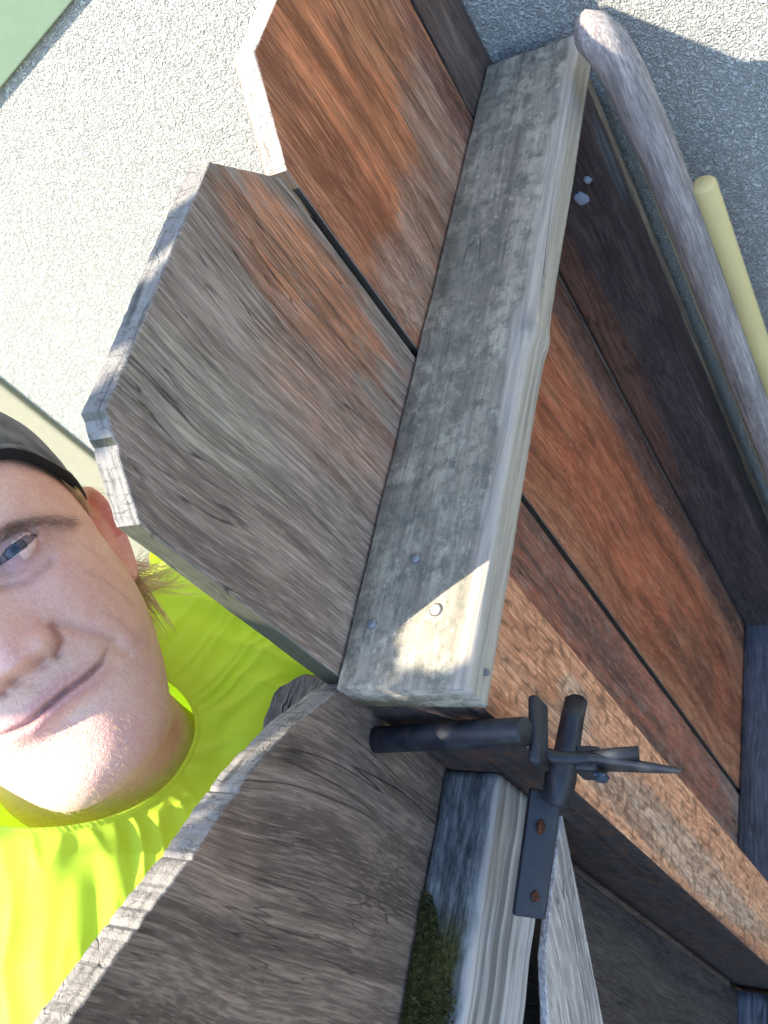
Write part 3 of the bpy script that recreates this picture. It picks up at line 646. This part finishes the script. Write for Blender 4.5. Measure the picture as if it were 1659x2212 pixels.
# ears
for s in (1,-1):
    nu,nv=120,46; U=np.linspace(0,2*pi,nu,endpoint=False)[None]; R_=np.linspace(0.0,1.0,nv)[:,None]
    h=5.2*np.exp(-.5*((R_-.86)/.10)**2)*(.55+.45*np.cos(U-.9))-4.0*np.exp(-.5*(R_/.42)**2)+2.6*np.exp(-.5*((R_-.52)/.09)**2)*np.clip(np.cos(U-2.4),0,1)
    h=h-7.5*np.clip((R_-.92)/.08,0,1)**2
    rad=R_*(1-.10*np.cos(2*U))*np.where(np.sin(U)<0,.92,1.0)
    ax_=np.array([s*.10,1,-.16]); ax_/=np.linalg.norm(ax_); bx_=np.array([s*.50,0,-.86]); cx_=np.array([s*.86,0,.50])
    cu,su=np.cos(U),np.sin(U)
    Pp=np.array([s*73.,4.,-8.])+(rad*su*32)[...,None]*ax_+(rad*cu*17*(1-.25*np.clip(-su,0,1)))[...,None]*bx_+(h+1.5)[...,None]*cx_
    cc=np.tile(base*np.array([1.02,.86,.82]),(nv*nu,1)); red=np.exp(-.5*((R_-.68)/.13)**2)*(np.sin(U)>-.2)+0*U
    cc=cc*(1-.75*red.reshape(-1,1))+np.array([.62,.16,.11])*.75*red.reshape(-1,1)  # redness paints in sunlight shining through the ear
    add_grid(Pp.reshape(-1,3),cc,nu,nv,flip_=(s>0))
    back=np.array([s*64.,3.,-4.])+(rad*su*30)[...,None]*ax_+(rad*cu*15)[...,None]*bx_+((-3-4*(1-R_**2))+0*U)[...,None]*cx_
    add_grid(back.reshape(-1,3),np.tile(base*.95,(nv*nu,1)),nu,nv,flip_=(s<0))
# neck: leaves the jaw and runs down into the collar
NK0=h2w((2,-48,-18)); NK1=h2w((-8,-78,-14)); NK2=np.array([-.524,.141,-.425]); NK3=np.array([-.53,.14,-.50])
def neckring(c,ax1,ax2,r1,r2,n=90):
    t=np.linspace(0,2*pi,n,endpoint=False)[:,None]; return c+ax1*np.cos(t)*r1+ax2*np.sin(t)*r2
hxl=HR[:,0]/1.08; hzl=HR[:,2]/1.08; bxl=np.array([.10,.97,-.22]); bzl=np.array([.80,0,-.60])
rg=[]
for t in np.linspace(0,1,34):
    c_=NK0*(1-t)**3+3*NK1*t*(1-t)**2+3*NK2*t*t*(1-t)*1.0+NK3*t**3
    a1=hxl*(1-t)+bxl*t; a2=hzl*(1-t)+bzl*t; a1/=np.linalg.norm(a1); a2/=np.linalg.norm(a2)
    rg.append(neckring(c_,a1,a2,.0575+.001*t,.058+.006*t))
nkv=np.array(rg).reshape(-1,3)
add_grid(nkv,np.tile(base*np.array([1.,.90,.82]),(len(nkv),1)),90,34,world=True)
# forearms and hands hanging behind the boards, part of the same body
def limb(pts,rads,n=28,m=26):
    pts=np.array(pts);k=len(pts)
    t=np.linspace(0,k-1,m);c_=np.stack([np.interp(t,range(k),pts[:,i]) for i in range(3)],-1);r=np.interp(t,range(k),rads)
    for i in range(3): c_[:,i]=smooth1(c_[:,i],1)
    v,_=tube([tuple(p) for p in c_],list(r),n,False); v=np.array([tuple(a) for a in v])
    add_grid(v,np.tile(base,(len(v),1)),n,m,world=True)
for s,yw in ((1,.37),(-1,-.09)):
    sh=np.array([-.54,yw-s*.02,-.56]);el=np.array([-.57,yw+s*.02,-.84]);wr=np.array([-.50,yw+s*.01,-1.07])
    limb([sh,el,wr],[.05,.042,.027])
    pc_=wr+np.array([.012,0,-.05])
    limb([wr,wr+np.array([.006,0,-.025]),pc_,pc_+np.array([.005,0,-.035])],[.027,.031,.036,.030],m=12)
    for k,(dx,lg) in enumerate(((-.027,.062),(-.009,.075),(.009,.080),(.027,.072))):
        a=pc_+np.array([dx+.004,0,-.03]); limb([a,a+np.array([.004,-s*.004,-lg*.5]),a+np.array([.012,-s*.014,-lg])],[.0092,.0085,.0068],14,10)
    a=wr+np.array([.026,0,-.03]); limb([a,a+np.array([.022,-s*.008,-.03]),a+np.array([.030,-s*.012,-.058])],[.0115,.010,.0078],14,10)
Vn=np.concatenate(allV); Fn=np.concatenate(allF); Cn=np.concatenate(allC)
def np_mesh(V_,F_):
    me=bpy.data.meshes.new('m'); me.vertices.add(len(V_)); me.vertices.foreach_set('co',np.ascontiguousarray(V_,dtype=np.float32).ravel())
    me.loops.add(F_.size); me.loops.foreach_set('vertex_index',np.ascontiguousarray(F_,dtype=np.int32).ravel())
    me.polygons.add(len(F_)); me.polygons.foreach_set('loop_start',np.arange(0,F_.size,4,dtype=np.int32)); 
    me.update(calc_edges=True); me.validate(); return me
me=np_mesh(Vn,Fn)
at=me.color_attributes.new('tone','FLOAT_COLOR','POINT'); at.data.foreach_set('color',np.concatenate([Cn,np.ones((len(Cn),1))],1).astype(np.float32).ravel())
T=NT('skin'); va=T.n('ShaderNodeVertexColor',layer_name='tone')
n1=T.noise(T.P,60,3); n2=T.noise(T.P,420,3,.6); n3=T.noise(T.P,1500,2)
c=T.mix(T.mr(n1,.42,.68,0,.35),va.outputs[0],(.62,.30,.27)); c=T.mix(T.mr(T.noise(T.P,28,4,.6),.5,.7,0,.30),c,(.52,.31,.27)); c=T.mix(T.mr(n2,.5,.70,0,.22),c,(.38,.20,.16)); c=T.mix(T.mr(n2,.48,.3,0,.25),c,(.80,.60,.50)); c=T.mix(T.mr(n3,.62,.74,0,.22),c,(.36,.20,.16))
hb=T.math('ADD',n2,T.math('MULTIPLY',n3,.6))
M_SKIN=T.fin(c,T.mr(n1,.3,.7,.42,.56),T.bump(hb,.75,.0012),.4)
T.b.inputs['Subsurface Weight'].default_value=.12; T.b.inputs['Subsurface Radius'].default_value=(1.,.35,.18); T.b.inputs['Subsurface Scale'].default_value=.008
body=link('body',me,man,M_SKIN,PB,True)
# eyes
T=NT('eye_mat'); va=T.n('ShaderNodeVertexColor',layer_name='tone'); M_EYE=T.fin(va.outputs[0],.2,None,.5)
T.b.inputs['Coat Weight'].default_value=.25
for ex0,ey0,ez0,s in EC:
    nu,nv=64,48; U=np.linspace(0,2*pi,nu,endpoint=False)[None]; A=np.linspace(0.001,pi*.6,nv)[:,None]
    g_=np.array([-.04,-.06,1.]); g_/=np.linalg.norm(g_); e1=np.cross([0,1,0],g_); e1/=np.linalg.norm(e1); e2=np.cross(g_,e1)
    if s<0: pass
    rr=ER+.7*np.exp(-.5*(A/.30)**2)
    d_=(np.cos(A)+0*U)[...,None]*g_+(np.sin(A)*np.cos(U))[...,None]*e1+(np.sin(A)*np.sin(U))[...,None]*e2
    Vv=np.array([ex0,ey0,ez0])+d_*(rr+0*U)[...,None]
    a=(A+0*U).reshape(-1); cc=np.tile([.17,.145,.145],(len(a),1)).astype(float)
    ir=a<.52; cc[ir]=np.array([.035,.042,.055])+.018*np.sin(np.tile(U,(nv,1)).reshape(-1)[ir]*17)[:,None]; cc[(a>.46)&(a<.55)]=(.02,.03,.05); cc[a<.2]=(.005,.005,.008)
    a_=np.arange(nv-1)[:,None]*nu; b_=np.arange(nu)[None]
    q=np.stack([a_+b_,a_+nu+b_,a_+nu+(b_+1)%nu,a_+(b_+1)%nu],-1).reshape(-1,4)
    em=np_mesh(h2w(Vv.reshape(-1,3)),q); at=em.color_attributes.new('tone','FLOAT_COLOR','POINT'); at.data.foreach_set('color',np.concatenate([cc,np.ones((len(cc),1))],1).astype(np.float32).ravel())
    link('eye',em,man,M_EYE,PB,True)
# hair: fine strands
rng=random.Random(8)
T=NT('hair_mat'); oi=T.noise(T.P,90,2); M_HAIR=T.fin(T.ramp(oi,[(.35,(.50,.36,.18)),(.55,(.72,.55,.30)),(.7,(.88,.72,.44))]),.45,None,.4)
HV=[];HF=[]
def strand(pts,w=.16):
    pw=[Vector(h2w(p)) for p in pts]; n0=len(HV)
    for i,p in enumerate(pw):
        d=(pw[min(i+1,len(pw)-1)]-pw[max(i-1,0)]).normalized(); a=d.cross(Vector((.3,.5,.8))).normalized(); b=a.cross(d); r=w/1000*(1-.75*i/(len(pw)-1))
        for k in range(3): t=2*pi*k/3; HV.append(p+a*(cos(t)*r)+b*(sin(t)*r))
    for i in range(len(pw)-1):
        for k in range(3): HF.append((n0+i*3+k,n0+i*3+(k+1)%3,n0+i*3+3+(k+1)%3,n0+i*3+3+k))
for i in range(1100):      # temple and sideburn, swept back over the ear
    z0=30-rng.random()*48; y0=34+.25*z0+rng.random()*5; x0=70.0+rng.random()*2.4
    if y0<30 and rng.random()<.45: continue
    ln=10+rng.random()*22; P_=[]; ws=rng.uniform(-1.2,1.6)
    for k in range(7):
        t=k/6; P_.append((x0+1.2*sin(t*2.6)+t*t*ws*1.6, y0-ln*.62*t-3*t*t+ws*sin(t*4), z0-ln*.75*t+ws*t))
    strand(P_,.20)
for i in range(230):      # hair behind and below the ear, flicking outwards
    y0=-8-rng.random()*24; z0=-26-rng.random()*26; x0=66+rng.random()*5; q=rng.random()
    ln=16+q*30; a=rng.uniform(-.1,1.0); P_=[]
    for k in range(8):
        t=k/7; P_.append((x0+ln*(.62*t+.30*t*t)+q*2*sin(t*5), y0-ln*(.75*t-.75*t*t*a)-7*t*(1-t)+1.5*sin(t*6+q*9), z0+ln*.25*t+rng.random()*.3))
    strand(P_,.17)
for i in range(46):       # loose wisps from under the cap
    y0=40+rng.random()*5; z0=12-rng.random()*22; ln=26+rng.random()*18; P_=[]; a=rng.uniform(.15,.5)
    for k in range(8):
        t=k/7; P_.append((71+ln*t*.55*a*2, y0-ln*.55*t+ln*.3*t*t*a, z0-ln*.55*t))
    strand(P_,.17)
link('hair',mesh(HV,HF),man,M_HAIR,PB); HV=[];HF=[]
T=NT('brow_hair'); M_BROW=T.fin((.20,.125,.08),.5,None,.3)
for s in (1,-1):          # brow hairs
    for i in range(230):
        t=rng.random(); bx=np.interp(t,[0,.4,.75,1],[16,32,47,60]); by=np.interp(t,[0,.4,.75,1],[28,30.5,26,18.5])+rng.uniform(-2.6,2.6)
        k_=np.argmin((X2-s*bx)**2+(Y-by)**2+np.where(Z2<20,1e6,0)); p0=P.reshape(-1,3)[k_]
        L_=5+rng.random()*3; strand([p0,p0+np.array([s*L_*.45,1.2-t*2.6,.9]),p0+np.array([s*L_,1.0-t*5,.4])],.13)
    link('eyebrow',mesh(HV,HF),man,M_BROW,PB); HV=[];HF=[]
for i in range(1500):
    bx=rng.uniform(-45,52); by=rng.uniform(-108,-38)
    if by>-62 and abs(bx)<38 and by<-42: continue
    k_=np.argmin((X2-bx)**2+(Y-by)**2+np.where(Z2<-5,1e6,0)); p0=P.reshape(-1,3)[k_]
    L_=1.2+rng.random()*2.2; strand([p0-np.array([0,0,.2]),p0+np.array([.25*L_+rng.gauss(0,.3),-.55*L_,.45*L_]),p0+np.array([.4*L_+rng.gauss(0,.4),-1.*L_,.6*L_])],.055)
link('stubble',mesh(HV,HF),man,M_HAIR,PB); HV=[];HF=[]
# rest of the hair round the back of the head
for i in range(1500):
    a=rng.uniform(1.75,4.5); x0=72*sin(a); z0=-10+92*cos(a) if cos(a)<0 else -10; y0=30-rng.random()*70
    ln=18+rng.random()*16
    strand([(x0,y0,z0),(x0*1.04,y0-ln*.5,z0*1.03-1),(x0*1.02,y0-ln,z0*1.0)],.35)
link('back_hair',mesh(HV,HF),man,M_HAIR,PB)
# cap: shell over the upper head with a turned edge
T=NT('cap_cloth'); n=T.noise(T.P,38,5,.7); tw=T.noise(T.scalev(T.P,(700,700,700)),1.,2); 
c=T.mix(T.mr(n,.4,.65),(.038,.042,.032),(.105,.108,.088)); M_CAP=T.fin(c,.9,T.bump(tw,.5,.0008),.1); T.b.inputs['Sheen Weight'].default_value=.3
T=NT('cap_band'); M_BAND=T.fin((.018,.019,.018),.85,None,.1)
def caprow(f,offs,drop=0):
    """ring round the head at fraction f between the edge line (0) and the crown (1)"""
    out=[]
    for k in range(160):
        a=2*pi*k/160
        ca,sa=cos(a),sin(a)
        ye=np.interp(ca,[-1,-.6,0,.3,.7,1],[4,12,30,40,64,74])
        y=ye+(131-ye)*f+drop
        # head half widths at this height
        wy=np.interp(y,[-10,20,46,66,95,117,128],[70,71,72.5,72,64,46,3]); fz=np.interp(y,[0,30,56,76,104,122,128],[84,88,88,82,66,40,-8]); bz=np.interp(y,[0,30,45,65,98,118,128],[-98,-104,-106,-104,-92,-60,-12])
        o_=offs*(1+.30*mn.noise(Vector((ca*3,sa*3,f*4)))+(.32*(1-abs(mn.noise(Vector((ca*4+f*3,sa*4,f*11))))*2.6) if f>.05 else 0))
        x=(wy+o_)*np.sign(sa)*abs(sa)**.88; z=-6+((fz+6+o_)*ca**.9 if ca>0 else (bz+6-o_)*(-ca)**.9)
        out.append((x,y+ (o_*.5 if f>.8 else 0),z))
    return out
rows=[]
for f,o_,d in [(0,1.0,2),(0,3.5,-1.5),(.03,4.6,0),(.07,4.6,0),(.11,4.0,0),(.135,3.2,0),(.16,3.6,0),(.24,4,0),(.38,4.5,0),(.55,5,0),(.7,5,0),(.83,5,1),(.92,5,3),(.97,5,4),(1,4,5)]: rows.append(caprow(f,o_,d))
CV=h2w(np.array(rows).reshape(-1,3)); nu,nv=160,len(rows)
a_=np.arange(nv-1)[:,None]*nu; b_=np.arange(nu)[None]
q=np.stack([a_+b_,a_+(b_+1)%nu,a_+nu+(b_+1)%nu,a_+nu+b_],-1).reshape(-1,4)
cm=np_mesh(CV,q)
capo=link('cap',cm,man,M_CAP,PB,True); sub=capo.modifiers.new('s','SUBSURF'); sub.levels=1; sub.render_levels=2
er=[caprow(f,o_,d) for f,o_,d in ((0,.6,3),(0,2.8,-2.6),(.0,4.2,-2.0),(.02,5.4,-.2),(.050,5.6,0))]
q=np.stack([(np.arange(4)[:,None]*160)+b_,(np.arange(4)[:,None]*160)+(b_+1)%160,(np.arange(4)[:,None]*160)+160+(b_+1)%160,(np.arange(4)[:,None]*160)+160+b_],-1).reshape(-1,4)
link('edge_band',np_mesh(h2w(np.array(er).reshape(-1,3)),q),capo,M_BAND,PB,True).location=(0,0,0)
# t-shirt
rings=[ # cz, cx, a lateral, b front, bb back, front drop, left drop, flat droop at the sides
 (-.413,-.525,.0640,.070,.066,-.055,-.030,0),(-.417,-.525,.0665,.0725,.070,-.055,-.030,0),(-.424,-.527,.078,.078,.078,-.054,-.032,-.004),(-.434,-.53,.105,.085,.088,-.052,-.034,-.010),(-.448,-.532,.145,.094,.10,-.046,-.034,-.014),
 (-.468,-.535,.180,.103,.11,-.036,-.030,-.018),(-.50,-.538,.203,.113,.118,-.024,-.024,-.016),(-.54,-.54,.212,.122,.12,-.014,-.014,-.006),(-.60,-.54,.212,.130,.12,-.006,-.006,0),(-.70,-.54,.205,.134,.12,0,0,0),(-.85,-.54,.195,.130,.115,0,0,0),(-1.02,-.54,.195,.125,.115,0,0,0),(-1.10,-.54,.20,.125,.118,0,0,0)]
NRr=230;NU=420
tt=np.linspace(0,len(rings)-1,NRr)**1.0; ra=np.array(rings)
rc=[smooth1(np.interp(tt,range(len(rings)),ra[:,i]),5) for i in range(8)]
ph=np.linspace(0,2*pi,NU,endpoint=False)
SVs=np.zeros((NRr,NU,3))
for i in range(NRr):
    cz,cx,a,b,bb,df,dl,dr=[r[i] for r in rc]
    cp,sp=np.cos(ph),np.sin(ph); pw=.9
    x=cx+np.where(cp>0,b,bb)*np.sign(cp)*np.abs(cp)**pw; y=.14+a*np.sign(sp)*np.abs(sp)**pw
    y=y+.012*cp*(i<60)*0
    z=cz+df*cp+dl*sp+dr*sp*sp
    SVs[i,:,0]=x;SVs[i,:,1]=y;SVs[i,:,2]=z
nrm=np.cross(np.roll(SVs,-1,1)-np.roll(SVs,1,1),np.gradient(SVs,axis=0)); nrm/=np.linalg.norm(nrm,axis=-1,keepdims=True)
if (nrm[:,0]*np.array([1,0,0])).sum()<0: nrm=-nrm
pp=SVs.reshape(-1,3); disp=np.zeros(len(pp)); iv=np.repeat(np.arange(NRr),NU)/NRr; pv=np.tile(ph,NRr)
for j in range(len(pp)):
    a_=pv[j]; s_=iv[j]; p_=pp[j]
    w=mn.noise(Vector((p_[0]*5,p_[1]*5,p_[2]*6)))*2.2
    # folds radiating from the collar, turning level across the chest
    f1=mn.noise(Vector((cos(a_)*6.5+w*.5,sin(a_)*6.5,s_*2.2)))
    f2=mn.noise(Vector((p_[0]*5+w*.3,p_[1]*27+p_[2]*5+w*.6,p_[2]*5.5)))
    r1=1-abs(f1)*2.2; r2=1-abs(f2)*2.4
    k=min(1,max(0,(s_-.06)/.12)); disp[j]=k*(.0048*r1*(1-min(1,s_*1.4))+.0055*r2*min(1,s_*3)) +.0006*mn.noise(p_ and Vector(p_)*60 if False else Vector((p_[0]*60,p_[1]*60,p_[2]*60)))
SVs=SVs+nrm*disp.reshape(NRr,NU,1)
# ribbed collar: slightly raised band
for i in range(NRr):
    s_=i/NRr
    if s_<.075:
        lift=.0010*sin(pi*min(1,s_/.07)); SVs[i]+=nrm[i]*lift
        SVs[i]+=nrm[i]*(.00018*np.sign(np.sin(ph*150)))[:,None]
# gentle bounding: stay behind the boards
SVs[...,0]=np.minimum(SVs[...,0],-.352)
a_=np.arange(NRr-1)[:,None]*NU; b_=np.arange(NU)[None]
q=np.stack([a_+b_,a_+NU+b_,a_+NU+(b_+1)%NU,a_+(b_+1)%NU],-1).reshape(-1,4)
shm=np_mesh(SVs.reshape(-1,3),q)
T=NT('neon_cloth'); kn=T.noise(T.P,1500,2); n=T.noise(T.P,9,2)
c=T.mix(T.mr(n,.4,.65,0,.5),(.70,.94,.07),(.60,.90,.055)); M_NEON=T.fin(c,.62,T.bump(kn,.25,.0005),.3)
T.b.inputs['Sheen Weight'].default_value=.15
# thin cloth: some light passes through
tr=T.n('ShaderNodeBsdfTranslucent'); T.sset(tr.inputs[0],(.62,.85,.03)); mx=T.n('ShaderNodeMixShader'); mx.inputs[0].default_value=.22
T.l(T.b.outputs[0],mx.inputs[1]); T.l(tr.outputs[0],mx.inputs[2]); T.l(mx.outputs[0],T.out.inputs[0])
shirt=link('t_shirt',shm,man,M_NEON,PB,True)

for s,yw in ((1,.37),(-1,-.09)):
    sh=Vector((-.545,yw-s*.055,-.515)); SL=join([tube([sh,sh+Vector((0,s*.04,-.05)),sh+Vector((-.005,s*.055,-.11)),sh+Vector((-.01,s*.062,-.20))],[.055,.066,.066,.064],40,False)])
    link('sleeve',SL,shirt,M_NEON,PB,True)
# trousers and shoes
T=NT('denim'); n=T.noise(T.P,30,3); M_DEN=T.fin(T.mix(n,(.03,.04,.07),(.06,.075,.12)),.85,T.bump(T.noise(T.P,500,2),.3,.001),.2)
tp=[tube([(-.54,.14,-1.02),(-.54,.14,-1.10),(-.54,.14,-1.17)],[.150,.165,.150],40,False)]
for s in (1,-1): tp.append(tube([(-.54,.14+s*.075,-1.10),(-.54,.14+s*.09,-1.30),(-.535,.14+s*.095,-1.52),(-.545,.14+s*.10,-1.93)],[.10,.088,.068,.055],32))
link('trousers',join(tp),man,M_DEN,PB,True)
T=NT('shoe_leather'); M_SHOE=T.fin((.05,.035,.025),.6,None,.4)
for s in (1,-1):
    V,F=bbox(-.62,-.36,.14+s*.10-.045,.14+s*.10+.045,-2.0,-1.91,.03,4)
    link('shoe',join([([(x,y,z if z<-1.95 or x<-.5 else z-.03*(x+.5)/.14) for x,y,z in V],F)]),man,M_SHOE,PB,True)

# ------------------------------------------------------------------ unseen shrub, added: leaf clusters aimed to shade face, latch and rail end
tosun_v=Vector(tosun)
SB=(-1.15,-.55,-2.0)
shrub=thing('added_shade_shrub',SB,'unseen leafy shrub added left of the view to shade the face, latch and rail','shrub')
T=NT('bark'); M_BARK=T.fin(T.mix(T.noise(T.P,40,4),(.06,.045,.03),(.14,.11,.08)),.9,T.bump(T.noise(T.P,120,4),.6,.003),.2)
T=NT('leaf'); M_LEAF=T.fin(T.mix(T.noise(T.P,8,2),(.045,.10,.025),(.10,.17,.05)),.5,None,.4)
tg=[((0,-18,105),.030),((30,20,70),.040),((-30,20,70),.045),((40,-10,60),.035),((-40,-12,60),.030),((0,60,80),.05),((40,50,60),.05)]
pts=[(Vector(h2w(p)),r,.62) for p,r in tg]
pts+=[(Vector((-.24,.160,-.462)),.030,.80),(Vector((-.304,.196,-.426)),.023,.80),(Vector((-.297,.222,-.426)),.013,.80),(Vector((-.262,.178,-.440)),.010,.80),(Vector((-.236,.181,-.440)),.010,.80),(Vector((-.20,.165,-.49)),.03,.80),(Vector((-.32,.165,-.43)),.018,.80),(Vector((-.318,.225,-.23)),.012,.8),(Vector((-.318,.28,-.221)),.02,.8),(Vector((-.318,.335,-.220)),.010,.8)]
rng=random.Random(21); LV=[];LF=[]; twigs=[]
core=Vector((-.99,-.29,.44))
for c_,r,t in pts:
    Q=c_+tosun_v*t
    twigs.append(([core+(Q-core)*k+Vector((0,0,.03*sin(k*3.1))) for k in (0,.35,.7,1)],[.007,.005,.003,.0015]))
    for i in range(int(16+r*900)):
        a=Vector((rng.gauss(0,1),rng.gauss(0,1),rng.gauss(0,1))); 
        if a.length>1.6: a*=1.6/a.length
        ctr=Q+a*(r/1.7); d=Vector((rng.gauss(0,1),rng.gauss(0,1),rng.gauss(0,.6))).normalized(); n_=(tosun_v+Vector((rng.gauss(0,.5),rng.gauss(0,.5),rng.gauss(0,.5)))).normalized(); w_=n_.cross(d).normalized(); L_=.020+rng.random()*.014
        if (ctr-c_-tosun_v*(ctr-c_).dot(tosun_v)).length>r: continue
        k0=len(LV); LV+=[ctr-d*L_*.5,ctr-d*L_*.1+w_*L_*.28,ctr+d*L_*.5,ctr-d*L_*.1-w_*L_*.28]; LF.append((k0,k0+1,k0+2,k0+3))
for i in range(1500):
    a=Vector((rng.gauss(0,.16),rng.gauss(0,.16),rng.gauss(0,.28))); ctr=Vector((-1.25,-.75,.0))+a
    d=Vector((rng.gauss(0,1),rng.gauss(0,1),rng.gauss(0,1))).normalized(); w_=d.orthogonal().normalized(); L_=.03+rng.random()*.02
    k0=len(LV); LV+=[ctr-d*L_*.5,ctr+w_*L_*.28,ctr+d*L_*.5,ctr-w_*L_*.28]; LF.append((k0,k0+1,k0+2,k0+3))
link('leaves',mesh(LV,LF),shrub,M_LEAF,SB)
tw=[tube(p,r,8) for p,r in twigs]+[tube([(-1.15,-.55,-2.0),(-1.17,-.58,-1.2),(-1.12,-.55,-.5),core],[.03,.026,.02,.012],14),tube([(-1.15,-.57,-.9),(-1.25,-.7,-.4),(-1.27,-.78,.1)],[.02,.014,.006],10)]
link('stems',join(tw),shrub,M_BARK,SB,True)
